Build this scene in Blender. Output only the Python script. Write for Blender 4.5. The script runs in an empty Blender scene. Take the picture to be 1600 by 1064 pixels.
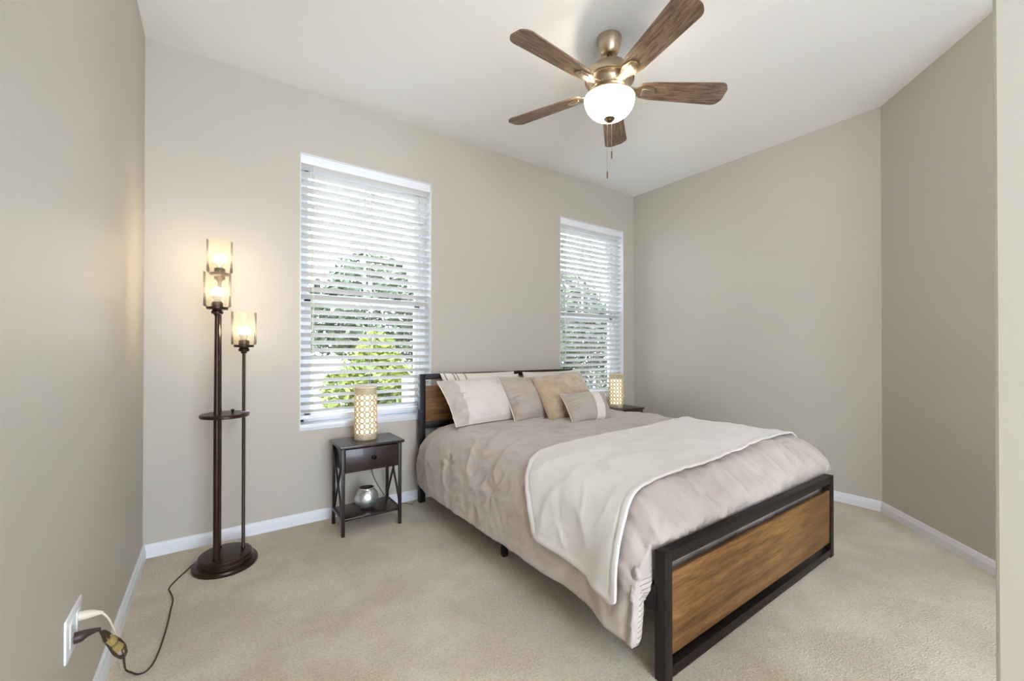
import bpy, bmesh, math, random
from mathutils import Vector, Matrix, noise

scene = bpy.context.scene
COL = scene.collection
PI = math.pi
random.seed(7)

# ------------------------------------------------------------------ camera
FPX = 664.14
cam_d = bpy.data.cameras.new('camera')
cam = bpy.data.objects.new('camera', cam_d)
COL.objects.link(cam)
cam_d.sensor_width = 36.0
cam_d.lens = FPX / 1600 * 36
cam_d.shift_x = -34.0 / 1600
cam_d.shift_y = 10.7 / 1600
cam_d.clip_start = 0.02
cam.location = (0, 0, 1.2164)
cam.rotation_euler = (PI / 2 + 0.0055, 0, -0.6436)
scene.camera = cam

# ------------------------------------------------------------------ world, sun, exposure
world = bpy.data.worlds.new('daylight')
scene.world = world
world.use_nodes = True
bg = world.node_tree.nodes['Background']
bg.inputs[0].default_value = (0.82, 0.93, 1.09, 1)
bg.inputs[1].default_value = 5.9
sun_d = bpy.data.lights.new('sun', 'SUN')
sun_d.energy = 3.5
sun_d.angle = 0.02
sun_d.color = (1, 0.95, 0.86)
sun = bpy.data.objects.new('sun', sun_d)
COL.objects.link(sun)
sun.rotation_euler = Vector((-0.75, 0.28, -0.85)).to_track_quat('-Z', 'Y').to_euler()
scene.view_settings.view_transform = 'Standard'
scene.view_settings.look = 'None'
scene.view_settings.gamma = 1
scene.view_settings.exposure = 1.12
scene.cycles.max_bounces = 14
scene.cycles.diffuse_bounces = 8
scene.cycles.transparent_max_bounces = 24
scene.cycles.sample_clamp_indirect = 6
scene.cycles.caustics_reflective = False
scene.cycles.caustics_refractive = False

LAMP_WARM = (1.0, 0.74, 0.46)


def point_light(name, loc, power, radius, color):
    d = bpy.data.lights.new(name, 'POINT')
    d.energy = power
    d.shadow_soft_size = radius
    d.color = color
    o = bpy.data.objects.new(name, d)
    o.location = loc
    COL.objects.link(o)
    return o


# ------------------------------------------------------------------ materials
def lin(c):
    r = []
    for v in c[:3]:
        v /= 255.0
        r.append(v / 12.92 if v <= 0.04045 else ((v + 0.055) / 1.055) ** 2.4)
    return (*r, 1)


def mat(name, rgb, rough=0.5, metal=0.0, sheen=0.0, rgb2=None, vscale=6.0, stretch=(1, 1, 1), bump=0.0, bscale=60.0,
        bdist=0.002, coords='Object', detail=4.0, lo=0.35, hi=0.65, spec=0.5, coat=0.0):
    m = bpy.data.materials.new(name)
    m.use_nodes = True
    nt = m.node_tree
    b = nt.nodes['Principled BSDF']
    b.inputs['Base Color'].default_value = lin(rgb)
    b.inputs['Roughness'].default_value = rough
    b.inputs['Metallic'].default_value = metal
    b.inputs['Specular IOR Level'].default_value = spec
    b.inputs['Coat Weight'].default_value = coat
    if sheen:
        b.inputs['Sheen Weight'].default_value = sheen
        b.inputs['Sheen Roughness'].default_value = 0.5
    tc = nt.nodes.new('ShaderNodeTexCoord')
    mp = nt.nodes.new('ShaderNodeMapping')
    mp.inputs['Scale'].default_value = stretch
    nt.links.new(tc.outputs[coords], mp.inputs['Vector'])
    if rgb2 is not None:
        n = nt.nodes.new('ShaderNodeTexNoise')
        n.inputs['Scale'].default_value = vscale
        n.inputs['Detail'].default_value = detail
        nt.links.new(mp.outputs[0], n.inputs['Vector'])
        r = nt.nodes.new('ShaderNodeValToRGB')
        r.color_ramp.elements[0].position = lo
        r.color_ramp.elements[1].position = hi
        r.color_ramp.elements[0].color = lin(rgb)
        r.color_ramp.elements[1].color = lin(rgb2)
        nt.links.new(n.outputs[0], r.inputs[0])
        nt.links.new(r.outputs[0], b.inputs['Base Color'])
    if bump:
        n2 = nt.nodes.new('ShaderNodeTexNoise')
        n2.inputs['Scale'].default_value = bscale
        n2.inputs['Detail'].default_value = 3
        nt.links.new(mp.outputs[0], n2.inputs['Vector'])
        bp = nt.nodes.new('ShaderNodeBump')
        bp.inputs['Strength'].default_value = bump
        bp.inputs['Distance'].default_value = bdist
        nt.links.new(n2.outputs[0], bp.inputs['Height'])
        nt.links.new(bp.outputs[0], b.inputs['Normal'])
    return m


def wood_mat(name, cols, grain_scale, stretch, rough=0.55, knots=False):
    """three-tone board: long noise streaks plus fine grain and, if asked, dark knots"""
    m = bpy.data.materials.new(name)
    m.use_nodes = True
    nt = m.node_tree
    b = nt.nodes['Principled BSDF']
    b.inputs['Roughness'].default_value = rough
    b.inputs['Specular IOR Level'].default_value = 0.3
    tc = nt.nodes.new('ShaderNodeTexCoord')
    mp = nt.nodes.new('ShaderNodeMapping')
    mp.inputs['Scale'].default_value = stretch
    nt.links.new(tc.outputs['Object'], mp.inputs['Vector'])
    n = nt.nodes.new('ShaderNodeTexNoise')
    n.inputs['Scale'].default_value = grain_scale
    n.inputs['Detail'].default_value = 7
    n.inputs['Roughness'].default_value = 0.62
    n.inputs['Distortion'].default_value = 0.25
    nt.links.new(mp.outputs[0], n.inputs['Vector'])
    r = nt.nodes.new('ShaderNodeValToRGB')
    e = r.color_ramp.elements
    e[0].position, e[1].position = 0.33, 0.68
    e[0].color, e[1].color = lin(cols[0]), lin(cols[2])
    mid = e.new(0.5)
    mid.color = lin(cols[1])
    nt.links.new(n.outputs[0], r.inputs[0])
    n2 = nt.nodes.new('ShaderNodeTexNoise')
    n2.inputs['Scale'].default_value = grain_scale * 7
    n2.inputs['Detail'].default_value = 3
    nt.links.new(mp.outputs[0], n2.inputs['Vector'])
    r2 = nt.nodes.new('ShaderNodeValToRGB')
    r2.color_ramp.elements[0].position, r2.color_ramp.elements[1].position = 0.38, 0.6
    r2.color_ramp.elements[0].color = (0.62, 0.6, 0.58, 1)
    r2.color_ramp.elements[1].color = (1, 1, 1, 1)
    nt.links.new(n2.outputs[0], r2.inputs[0])
    mx = nt.nodes.new('ShaderNodeMix')
    mx.data_type = 'RGBA'
    mx.blend_type = 'MULTIPLY'
    mx.inputs[0].default_value = 0.75
    nt.links.new(r.outputs[0], mx.inputs[6])
    nt.links.new(r2.outputs[0], mx.inputs[7])
    out = mx.outputs[2]
    if knots:
        mp2 = nt.nodes.new('ShaderNodeMapping')
        mp2.inputs['Scale'].default_value = (2.6, 1, 6.5)
        nt.links.new(tc.outputs['Object'], mp2.inputs['Vector'])
        v = nt.nodes.new('ShaderNodeTexVoronoi')
        v.inputs['Scale'].default_value = 1.0
        nt.links.new(mp2.outputs[0], v.inputs['Vector'])
        r3 = nt.nodes.new('ShaderNodeValToRGB')
        r3.color_ramp.elements[0].position, r3.color_ramp.elements[1].position = 0.03, 0.16
        r3.color_ramp.elements[0].color = (0.38, 0.3, 0.25, 1)
        r3.color_ramp.elements[1].color = (1, 1, 1, 1)
        nt.links.new(v.outputs['Distance'], r3.inputs[0])
        mx2 = nt.nodes.new('ShaderNodeMix')
        mx2.data_type = 'RGBA'
        mx2.blend_type = 'MULTIPLY'
        mx2.inputs[0].default_value = 0.8
        nt.links.new(out, mx2.inputs[6])
        nt.links.new(r3.outputs[0], mx2.inputs[7])
        out = mx2.outputs[2]
    nt.links.new(out, b.inputs['Base Color'])
    bp = nt.nodes.new('ShaderNodeBump')
    bp.inputs['Strength'].default_value = 0.15
    bp.inputs['Distance'].default_value = 0.001
    nt.links.new(n2.outputs[0], bp.inputs['Height'])
    nt.links.new(bp.outputs[0], b.inputs['Normal'])
    return m


def glow_mat(name, rgb, strength, base=None, mix=0.0):
    m = bpy.data.materials.new(name)
    m.use_nodes = True
    b = m.node_tree.nodes['Principled BSDF']
    b.inputs['Base Color'].default_value = lin(base or (240, 235, 225))
    b.inputs['Roughness'].default_value = 0.35
    b.inputs['Emission Color'].default_value = (*rgb, 1)
    b.inputs['Emission Strength'].default_value = strength
    return m


def thin_glass(name, tint, gloss, bump=0.0, bscale=40, frost=0.0):
    """pane or thin tumbler: tinted see-through film with mirror reflection by Fresnel"""
    m = bpy.data.materials.new(name)
    m.use_nodes = True
    nt = m.node_tree
    nt.nodes.remove(nt.nodes['Principled BSDF'])
    out = nt.nodes['Material Output']
    t = nt.nodes.new('ShaderNodeBsdfTransparent')
    t.inputs[0].default_value = (*tint, 1)
    g = nt.nodes.new('ShaderNodeBsdfGlossy')
    g.inputs['Roughness'].default_value = 0.06
    fr = nt.nodes.new('ShaderNodeFresnel')
    fr.inputs[0].default_value = gloss
    mx = nt.nodes.new('ShaderNodeMixShader')
    nt.links.new(fr.outputs[0], mx.inputs[0])
    nt.links.new(t.outputs[0], mx.inputs[1])
    nt.links.new(g.outputs[0], mx.inputs[2])
    nt.links.new(mx.outputs[0], out.inputs[0])
    if frost:
        tl = nt.nodes.new('ShaderNodeBsdfTranslucent')
        tl.inputs[0].default_value = lin((250, 236, 212))
        m2 = nt.nodes.new('ShaderNodeMixShader')
        m2.inputs[0].default_value = frost
        nt.links.new(mx.outputs[0], m2.inputs[1])
        nt.links.new(tl.outputs[0], m2.inputs[2])
        nt.links.new(m2.outputs[0], out.inputs[0])
    if bump:
        tc = nt.nodes.new('ShaderNodeTexCoord')
        n = nt.nodes.new('ShaderNodeTexVoronoi')
        n.inputs['Scale'].default_value = bscale
        nt.links.new(tc.outputs['Object'], n.inputs['Vector'])
        bp = nt.nodes.new('ShaderNodeBump')
        bp.inputs['Strength'].default_value = bump
        bp.inputs['Distance'].default_value = 0.003
        nt.links.new(n.outputs[0], bp.inputs['Height'])
        nt.links.new(bp.outputs[0], g.inputs['Normal'])
        nt.links.new(bp.outputs[0], fr.inputs['Normal'])
    return m


def carpet_mat():
    m = mat('carpet_pile', (216, 203, 178), 0.95, sheen=0.3, bump=1.0, bscale=140, bdist=0.009, spec=0.1)
    nt = m.node_tree
    b = nt.nodes['Principled BSDF']
    tc = nt.nodes.new('ShaderNodeTexCoord')
    cols = []
    for sc, dt, lo, hi, c0, c1 in ((2.3, 7, 0.42, 0.6, (206, 192, 166), (224, 212, 188)), (95, 3, 0.3, 0.7, (196, 188, 178), (255, 255, 255))):
        n = nt.nodes.new('ShaderNodeTexNoise')
        n.inputs['Scale'].default_value = sc
        n.inputs['Detail'].default_value = dt
        n.inputs['Roughness'].default_value = 0.6
        nt.links.new(tc.outputs['Object'], n.inputs['Vector'])
        r = nt.nodes.new('ShaderNodeValToRGB')
        r.color_ramp.elements[0].position, r.color_ramp.elements[1].position = lo, hi
        r.color_ramp.elements[0].color, r.color_ramp.elements[1].color = lin(c0), lin(c1)
        nt.links.new(n.outputs[0], r.inputs[0])
        cols.append(r)
    mx = nt.nodes.new('ShaderNodeMix')
    mx.data_type = 'RGBA'
    mx.blend_type = 'MULTIPLY'
    mx.inputs[0].default_value = 0.55
    nt.links.new(cols[0].outputs[0], mx.inputs[6])
    nt.links.new(cols[1].outputs[0], mx.inputs[7])
    nt.links.new(mx.outputs[2], b.inputs['Base Color'])
    return m


WALL_RGB = (190, 183, 171)
M = {}
M['wall'] = mat('wall_paint', WALL_RGB, 0.5, bump=0.35, bscale=170, bdist=0.0012, spec=0.35)
M['ceiling'] = mat('ceiling_paint', (236, 236, 236), 0.85, bump=0.25, bscale=120, bdist=0.001)
M['carpet'] = carpet_mat()
M['trim'] = mat('white_trim_paint', (226, 227, 232), 0.35)
M['blind'] = mat('blind_white', (236, 237, 240), 0.4)
def translucent(m, w, rgb):
    nt = m.node_tree
    b = nt.nodes['Principled BSDF']
    t = nt.nodes.new('ShaderNodeBsdfTranslucent')
    t.inputs[0].default_value = lin(rgb)
    mx = nt.nodes.new('ShaderNodeMixShader')
    mx.inputs[0].default_value = w
    nt.links.new(b.outputs[0], mx.inputs[1])
    nt.links.new(t.outputs[0], mx.inputs[2])
    nt.links.new(mx.outputs[0], nt.nodes['Material Output'].inputs[0])


M['slat'] = mat('blind_slat_white', (216, 214, 211), 0.45)
translucent(M['slat'], 0.08, (246, 240, 230))
M['blind_cord'] = mat('blind_cord', (215, 213, 208), 0.8)
M['vinyl'] = mat('window_vinyl', (232, 234, 238), 0.4)
M['latch'] = mat('window_latch', (40, 40, 42), 0.5)
M['pane'] = thin_glass('window_glass', (0.97, 0.985, 0.98), 1.35)
M['black_metal'] = mat('bed_black_metal', (25, 18, 17), 0.45, rgb2=(30, 23, 21), vscale=30, spec=0.3)
M['bolt'] = mat('bolt_steel', (150, 150, 150), 0.3, metal=1)
M['bed_wood'] = wood_mat('rustic_oak_board', [(94, 63, 34), (124, 87, 49), (150, 111, 66)], 4.0, (0.55, 7, 7), 0.5, knots=True)
M['blade_wood'] = wood_mat('walnut_blade', [(92, 73, 60), (128, 104, 87), (162, 137, 116)], 6.0, (1.3, 12, 12), 0.5)
M['nickel'] = mat('brushed_nickel', (182, 165, 142), 0.3, metal=1, rgb2=(200, 184, 160), vscale=5, stretch=(1, 1, 40))
M['nickel_dark'] = mat('aged_nickel', (120, 100, 80), 0.35, metal=1)
M['bowl'] = glow_mat('frosted_bowl_lit', (1.0, 0.86, 0.6), 5.5, (250, 240, 215))
M['espresso'] = mat('espresso_wood', (33, 20, 18), 0.36, rgb2=(44, 28, 24), vscale=8, stretch=(2, 14, 14), coat=0.2)
M['espresso_metal'] = mat('espresso_metal', (34, 25, 24), 0.4, rgb2=(40, 30, 28), vscale=20)
M['knob'] = mat('knob_black', (24, 20, 20), 0.25, metal=0.6)
M['bronze'] = mat('lamp_bronze', (50, 33, 24), 0.33, metal=0.55, rgb2=(62, 42, 30), vscale=14)
M['shade_glass'] = thin_glass('bubbled_tumbler_glass', (0.98, 0.95, 0.88), 1.2, bump=0.4, bscale=55, frost=0.045)
M['bulb'] = glow_mat('bulb_lit', (1.0, 0.86, 0.68), 36.0)
M['bulb_base'] = mat('bulb_collar', (225, 215, 195), 0.5)
M['ceramic'] = mat('perforated_ceramic', (206, 190, 160), 0.6, rgb2=(190, 172, 140), vscale=25, bump=0.3, bscale=90)
M['liner'] = glow_mat('lit_liner', (1.0, 0.86, 0.6), 0.62, (255, 246, 225))
M['comforter'] = mat('taupe_comforter', (178, 165, 156), 0.8, sheen=0.3, rgb2=(187, 174, 165), vscale=9, bump=0.35, bscale=48,
                     bdist=0.006, detail=6, spec=0.25)
M['throw'] = mat('cream_fleece', (211, 205, 198), 0.9, sheen=0.4, rgb2=(218, 212, 205), vscale=7, bump=0.35, bscale=260,
                 bdist=0.002, spec=0.15)
M['throw_hem'] = mat('cream_fleece_hem', (228, 220, 207), 0.9, sheen=0.4, bump=0.3, bscale=200, spec=0.15)
M['blush'] = mat('blush_cotton', (216, 203, 197), 0.8, sheen=0.25, rgb2=(222, 210, 204), vscale=7, bump=0.2, bscale=30, bdist=0.006)
M['greige'] = mat('greige_ruched', (186, 175, 166), 0.8, sheen=0.2, rgb2=(198, 188, 179), vscale=10, bump=0.5, bscale=26,
                  bdist=0.01, stretch=(1, 1, 1))
M['taupe'] = mat('taupe_sateen', (170, 157, 146), 0.6, sheen=0.25, rgb2=(178, 165, 154), vscale=8, bump=0.25, bscale=26, bdist=0.006)
M['piping'] = mat('ivory_piping', (226, 216, 206), 0.8)
M['stripe'] = mat('ivory_band', (226, 219, 208), 0.75, bump=0.2, bscale=80)
M['fur'] = mat('tan_fur', (176, 152, 124), 0.95, sheen=0.7, rgb2=(196, 174, 148), vscale=11, bump=0.9, bscale=85, bdist=0.012,
               detail=7, spec=0.1)
M['ivory'] = mat('ivory_sateen', (224, 214, 204), 0.8, sheen=0.2)
M['pleat'] = mat('pleat_shadow_line', (160, 150, 136), 0.8)
M['sheet'] = mat('mattress_ticking', (200, 190, 182), 0.9)
M['ticking'] = mat('striped_underside', (196, 186, 176), 0.85)
_nt = M['ticking'].node_tree
_w = _nt.nodes.new('ShaderNodeTexWave')
_w.inputs['Scale'].default_value = 16
_w.bands_direction = 'Z'
_w.inputs['Distortion'].default_value = 2.5
_r = _nt.nodes.new('ShaderNodeValToRGB')
_r.color_ramp.elements[0].position, _r.color_ramp.elements[1].position = 0.08, 0.2
_r.color_ramp.elements[0].color, _r.color_ramp.elements[1].color = lin((142, 129, 117)), lin((192, 180, 170))
_tc = _nt.nodes.new('ShaderNodeTexCoord')
_nt.links.new(_tc.outputs['Object'], _w.inputs['Vector'])
_nt.links.new(_w.outputs[0], _r.inputs[0])
_nt.links.new(_r.outputs[0], _nt.nodes['Principled BSDF'].inputs['Base Color'])
M['mercury'] = mat('mercury_glass', (214, 216, 214), 0.24, metal=0.75, rgb2=(132, 150, 160), vscale=9, bump=0.35, bscale=26, bdist=0.006, lo=0.4, hi=0.72)
M['mercury_dark'] = mat('mercury_inside', (70, 62, 50), 0.5)
M['plate'] = mat('outlet_plastic', (228, 230, 234), 0.35)
M['slot'] = mat('outlet_slot', (60, 60, 62), 0.6)
M['brown_cord'] = mat('brown_cord', (58, 42, 34), 0.45)
M['white_cord'] = mat('white_cord', (214, 204, 184), 0.5)
M['tie'] = mat('brass_twist_tie', (176, 156, 98), 0.4, metal=0.4)
M['tag'] = mat('clear_clip', (200, 200, 198), 0.3)


# ------------------------------------------------------------------ mesh helpers
class MB:
    def __init__(self):
        self.bm = bmesh.new()

    def box(self, x0, x1, y0, y1, z0, z1, bev=0.0, mi=0):
        m = Matrix.Translation(((x0 + x1) / 2, (y0 + y1) / 2, (z0 + z1) / 2)) @ Matrix.Diagonal((abs(x1 - x0), abs(y1 - y0), abs(z1 - z0), 1))
        r = bmesh.ops.create_cube(self.bm, size=1.0, matrix=m)
        vs = r['verts']
        if mi:
            for f in {f for v in vs for f in v.link_faces}:
                f.material_index = mi
        if bev:
            es = list({e for v in vs for e in v.link_edges})
            bmesh.ops.bevel(self.bm, geom=es, offset=bev, segments=2, profile=0.5, affect='EDGES')
        return self

    def bar(self, a, b, w, t, bev=0.0, up=(0, 0, 1)):
        """rectangular bar from a to b, w wide across, t thick"""
        a, b = Vector(a), Vector(b)
        d = (b - a)
        L = d.length
        d.normalize()
        s = d.cross(Vector(up))
        if s.length < 1e-5:
            s = d.cross(Vector((1, 0, 0)))
        s.normalize()
        n = s.cross(d)
        R = Matrix((d, s, n)).transposed().to_4x4()
        m = Matrix.Translation((a + b) / 2) @ R @ Matrix.Diagonal((L, w, t, 1))
        r = bmesh.ops.create_cube(self.bm, size=1.0, matrix=m)
        if bev:
            es = list({e for v in r['verts'] for e in v.link_edges})
            bmesh.ops.bevel(self.bm, geom=es, offset=bev, segments=2, profile=0.5, affect='EDGES')
        return self

    def lathe(self, prof, seg=40, c=(0, 0, 0), sx=1.0, sy=1.0, mi=0):
        """prof: list of (r, z); r = 0 closes"""
        rings = []
        for r, z in prof:
            if r < 1e-6:
                rings.append([self.bm.verts.new((c[0], c[1], c[2] + z))])
            else:
                rings.append([self.bm.verts.new((c[0] + r * sx * math.cos(2 * PI * k / seg), c[1] + r * sy * math.sin(2 * PI * k / seg), c[2] + z))
                              for k in range(seg)])
        for A, B in zip(rings, rings[1:]):
            for k in range(seg):
                k2 = (k + 1) % seg
                if len(A) == 1 and len(B) == 1:
                    continue
                if len(A) == 1:
                    f = self.bm.faces.new((A[0], B[k2], B[k]))
                elif len(B) == 1:
                    f = self.bm.faces.new((A[k], A[k2], B[0]))
                else:
                    f = self.bm.faces.new((A[k], A[k2], B[k2], B[k]))
                f.material_index = mi
        return self

    def tube(self, pts, rad, seg=8, mi=0, closed=False):
        pts = [Vector(p) for p in pts]
        n = len(pts)
        rings = []
        up = Vector((0, 0, 1))
        for i, p in enumerate(pts):
            a = pts[(i - 1) % n] if (closed or i > 0) else pts[i]
            b = pts[(i + 1) % n] if (closed or i < n - 1) else pts[i]
            d = (b - a).normalized()
            s = d.cross(up)
            if s.length < 1e-3:
                s = d.cross(Vector((1, 0, 0)))
            s.normalize()
            t = s.cross(d)
            r = rad[i] if isinstance(rad, (list, tuple)) else rad
            rings.append([self.bm.verts.new(p + (s * math.cos(2 * PI * k / seg) + t * math.sin(2 * PI * k / seg)) * r) for k in range(seg)])
        for i in range(n if closed else n - 1):
            A, B = rings[i], rings[(i + 1) % n]
            for k in range(seg):
                self.bm.faces.new((A[k], A[(k + 1) % seg], B[(k + 1) % seg], B[k])).material_index = mi
        if not closed:
            self.bm.faces.new(rings[0][::-1]).material_index = mi
            self.bm.faces.new(rings[-1]).material_index = mi
        return self

    def prism(self, outline, z0, z1, bev=0.0, M4=None):
        lo = [self.bm.verts.new((x, y, z0)) for x, y in outline]
        hi = [self.bm.verts.new((x, y, z1)) for x, y in outline]
        n = len(outline)
        fs = [self.bm.faces.new(lo[::-1]), self.bm.faces.new(hi)]
        for k in range(n):
            fs.append(self.bm.faces.new((lo[k], lo[(k + 1) % n], hi[(k + 1) % n], hi[k])))
        if bev:
            es = list(set(fs[0].edges) | set(fs[1].edges))
            bmesh.ops.bevel(self.bm, geom=es, offset=bev, segments=2, profile=0.5, affect='EDGES')
        if M4 is not None:
            bmesh.ops.transform(self.bm, matrix=M4, verts=lo + hi)
        return self

    def build(self, name, m, parent=None, smooth=True, angle=40, loc=None):
        bmesh.ops.recalc_face_normals(self.bm, faces=self.bm.faces)
        me = bpy.data.meshes.new(name)
        self.bm.to_mesh(me)
        self.bm.free()
        for mm in (m if isinstance(m, (list, tuple)) else [m]):
            me.materials.append(mm)
        if smooth:
            me.polygons.foreach_set('use_smooth', [True] * len(me.polygons))
            me.set_sharp_from_angle(angle=math.radians(angle))
        o = bpy.data.objects.new(name, me)
        COL.objects.link(o)
        if parent is not None:
            o.parent = parent
        if loc is not None:
            o.location = loc
        return o


def tag(o, label=None, cat=None, group=None, kind=None):
    if label:
        o['label'] = label
    if cat:
        o['category'] = cat
    if group:
        o['group'] = group
    if kind:
        o['kind'] = kind
    return o


def thing(name, label, cat, loc=(0, 0, 0), rz=0.0, group=None):
    o = bpy.data.objects.new(name, None)
    o.empty_display_size = 0.1
    o.location = loc
    o.rotation_euler = (0, 0, rz)
    COL.objects.link(o)
    return tag(o, label, cat, group)


def copy_tree(o, parent=None):
    c = o.copy()
    COL.objects.link(c)
    if parent is not None:
        c.parent = parent
    for ch in list(o.children):
        copy_tree(ch, c)
    return c


def smooth_path(pts, n=8):
    """Catmull-Rom through pts"""
    P = [Vector(p) for p in pts]
    P = [P[0]] + P + [P[-1]]
    out = []
    for i in range(1, len(P) - 2):
        a, b, c, d = P[i - 1], P[i], P[i + 1], P[i + 2]
        for k in range(n):
            t = k / n
            out.append(0.5 * ((2 * b) + (c - a) * t + (2 * a - 5 * b + 4 * c - d) * t * t + (3 * b - a - 3 * c + d) * t ** 3))
    out.append(P[-2])
    return out


def sstep(a, b, x):
    t = max(0.0, min(1.0, (x - a) / (b - a)))
    return t * t * (3 - 2 * t)


def struct(o):
    o['kind'] = 'structure'
    return o


# ------------------------------------------------------------------ room shell
H = 3.05
XL, YA, XR = -0.333, 3.354, 4.015
KY = 0.988                        # where the right wall turns into the angled wall
W0, W1, WZ0, WZ1 = 0.475, 1.443, 0.69, 2.60
DX = 2.385                        # second window is the same, this far along
TH = 0.2
YB = -2.6

b = MB().box(XL - 0.15, XR + 0.2, YB, YA + TH, -0.12, 0)
struct(b.build('floor', M['carpet'], smooth=False))
b = MB().box(XL - 0.15, XR + 0.2, YB, YA + TH, H, H + 0.15)
struct(b.build('ceiling', M['ceiling'], smooth=False))
b = MB().box(XL - 0.15, XL, YB, YA + TH, 0, H)
struct(b.build('wall_left', M['wall'], smooth=False))

b = MB()
xs = [XL, W0, W1, W0 + DX, W1 + DX, XR + 0.2]
for i in (0, 2, 4):
    b.box(xs[i], xs[i + 1], YA, YA + TH, 0, H)
for i in (1, 3):
    b.box(xs[i], xs[i + 1], YA, YA + TH, 0, WZ0 - 0.03)
    b.box(xs[i], xs[i + 1], YA, YA + TH, WZ1, H)
struct(b.build('wall_back', M['wall'], smooth=False))
b = MB().box(XR, XR + 0.2, KY, YA, 0, H)
struct(b.build('wall_right', M['wall'], smooth=False))
# angled wall from the kink toward the camera side at 45 degrees
EX, EY = XR - 0.95, KY - 0.95
b = MB()
b.prism([(XR, KY), (XR + 0.2, KY), (XR + 0.2, KY - 0.1), (EX + 0.2, EY - 0.1), (EX, EY)], 0, H)
struct(b.build('wall_angled', M['wall'], smooth=False))
# entry partition: its end shows along the right border
b = MB().box(1.30, 1.46, 0.0, 0.133, 0, H, bev=0.006)
struct(b.build('wall_entry', M['wall'], smooth=False))
b = MB().box(EX + 0.1, EX + 0.2, YB, 0.0, 0, H)
struct(b.build('wall_hall', M['wall'], smooth=False))
b = MB().box(1.45, EX + 0.1, YB, YB + 0.12, 0, H)  # added unseen wall: blocks daylight through the right part of the open rear
struct(b.build('rear_light_blocker', M['wall'], smooth=False))


def base_profile(L):
    """baseboard run along +x from 0 to L, wall face at y = 0, room toward -y"""
    prof = [(0, 0), (-0.016, 0), (-0.016, 0.046), (-0.0135, 0.05), (-0.0135, 0.054), (-0.011, 0.058), (-0.009, 0.07), (-0.004, 0.0765), (0, 0.0765)]
    b = MB()
    A = [b.bm.verts.new((0, y, z)) for y, z in prof]
    B = [b.bm.verts.new((L, y, z)) for y, z in prof]
    n = len(prof)
    b.bm.faces.new(A)
    b.bm.faces.new(B[::-1])
    for k in range(n):
        b.bm.faces.new((A[k], A[(k + 1) % n], B[(k + 1) % n], B[k]))
    return b


def baseboard(name, p, q):
    p, q = Vector((*p, 0)), Vector((*q, 0))
    o = base_profile((q - p).length).build(name, M['trim'], smooth=False)
    o.location = p
    o.rotation_euler = (0, 0, math.atan2(q.y - p.y, q.x - p.x))
    return struct(o)


baseboard('baseboard_left', (XL, YB), (XL, YA))
baseboard('baseboard_back', (XL, YA), (XR, YA))
baseboard('baseboard_right', (XR, YA), (XR, KY - 0.006))
baseboard('baseboard_angled', (XR, KY), (EX + 0.16, EY + 0.16))


# ------------------------------------------------------------------ windows with blinds
def make_window(n, x0):
    x1 = x0 + (W1 - W0)
    yf = YA + 0.125                    # room face of the vinyl frame
    b = MB()
    for a0, a1, c0, c1 in ((x0, x0 + 0.045, WZ0, WZ1), (x1 - 0.045, x1, WZ0, WZ1), (x0, x1, WZ0, WZ0 + 0.022), (x0, x1, WZ1 - 0.045, WZ1)):
        b.box(a0, a1, yf, YA + TH, c0, c1, bev=0.003)
    w = struct(b.build('window_%d' % n, M['vinyl']))
    zm = 1.60
    b = MB()
    a0, a1 = x0 + 0.04, x1 - 0.04
    for s0, s1, c0, c1 in ((a0, a0 + 0.05, WZ0 + 0.018, zm + 0.025), (a1 - 0.05, a1, WZ0 + 0.018, zm + 0.025),
                           (a0, a1, WZ0 + 0.018, WZ0 + 0.062), (a0, a1, zm - 0.03, zm + 0.03)):
        b.box(s0, s1, yf + 0.01, yf + 0.045, c0, c1, bev=0.003)
    b.build('lower_sash', M['vinyl'], w)
    b = MB()
    for s0, s1, c0, c1 in ((a0, a0 + 0.035, zm, WZ1 - 0.04), (a1 - 0.035, a1, zm, WZ1 - 0.04),
                           (a0, a1, WZ1 - 0.08, WZ1 - 0.04), ((a0 + a1) / 2 - 0.006, (a0 + a1) / 2 + 0.006, zm, WZ1 - 0.06)):
        b.box(s0, s1, yf + 0.04, yf + 0.07, c0, c1, bev=0.003)
    b.build('upper_sash', M['vinyl'], w)
    MB().box(a0 + 0.04, a1 - 0.04, yf + 0.025, yf + 0.029, WZ0 + 0.05, zm - 0.02).build('glass_pane', M['pane'], w, smooth=False)
    MB().box(a0 + 0.03, a1 - 0.03, yf + 0.052, yf + 0.056, zm + 0.02, WZ1 - 0.07).build('glass_pane', M['pane'], w, smooth=False)
    b = MB()
    for xx in (x0 + 0.24, x1 - 0.24):
        b.box(xx - 0.03, xx + 0.03, yf - 0.008, yf + 0.012, zm + 0.028, zm + 0.042, bev=0.003)
    b.build('sash_lock', M['latch'], w)
    b = MB()
    b.box(x0, x0 + 0.004, YA - 0.001, yf, WZ0, WZ1)
    b.box(x1 - 0.004, x1, YA - 0.001, yf, WZ0, WZ1)
    b.box(x0, x1, YA - 0.001, yf, WZ1 - 0.004, WZ1)
    b.build('jamb_liner', M['trim'], w, smooth=False)
    # stool / sill that just oversails the wall
    b = MB()
    b.box(x0 - 0.004, x1 + 0.004, YA - 0.012, YA + 0.13, WZ0 - 0.03, WZ0 + 0.002, bev=0.004)
    b.box(x0 - 0.002, x1 + 0.002, YA - 0.006, YA + 0.01, WZ0 - 0.042, WZ0 - 0.028, bev=0.003)
    b.build('window_sill', M['trim'], w)
    return w


SLAT_T = math.radians(32)


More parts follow.
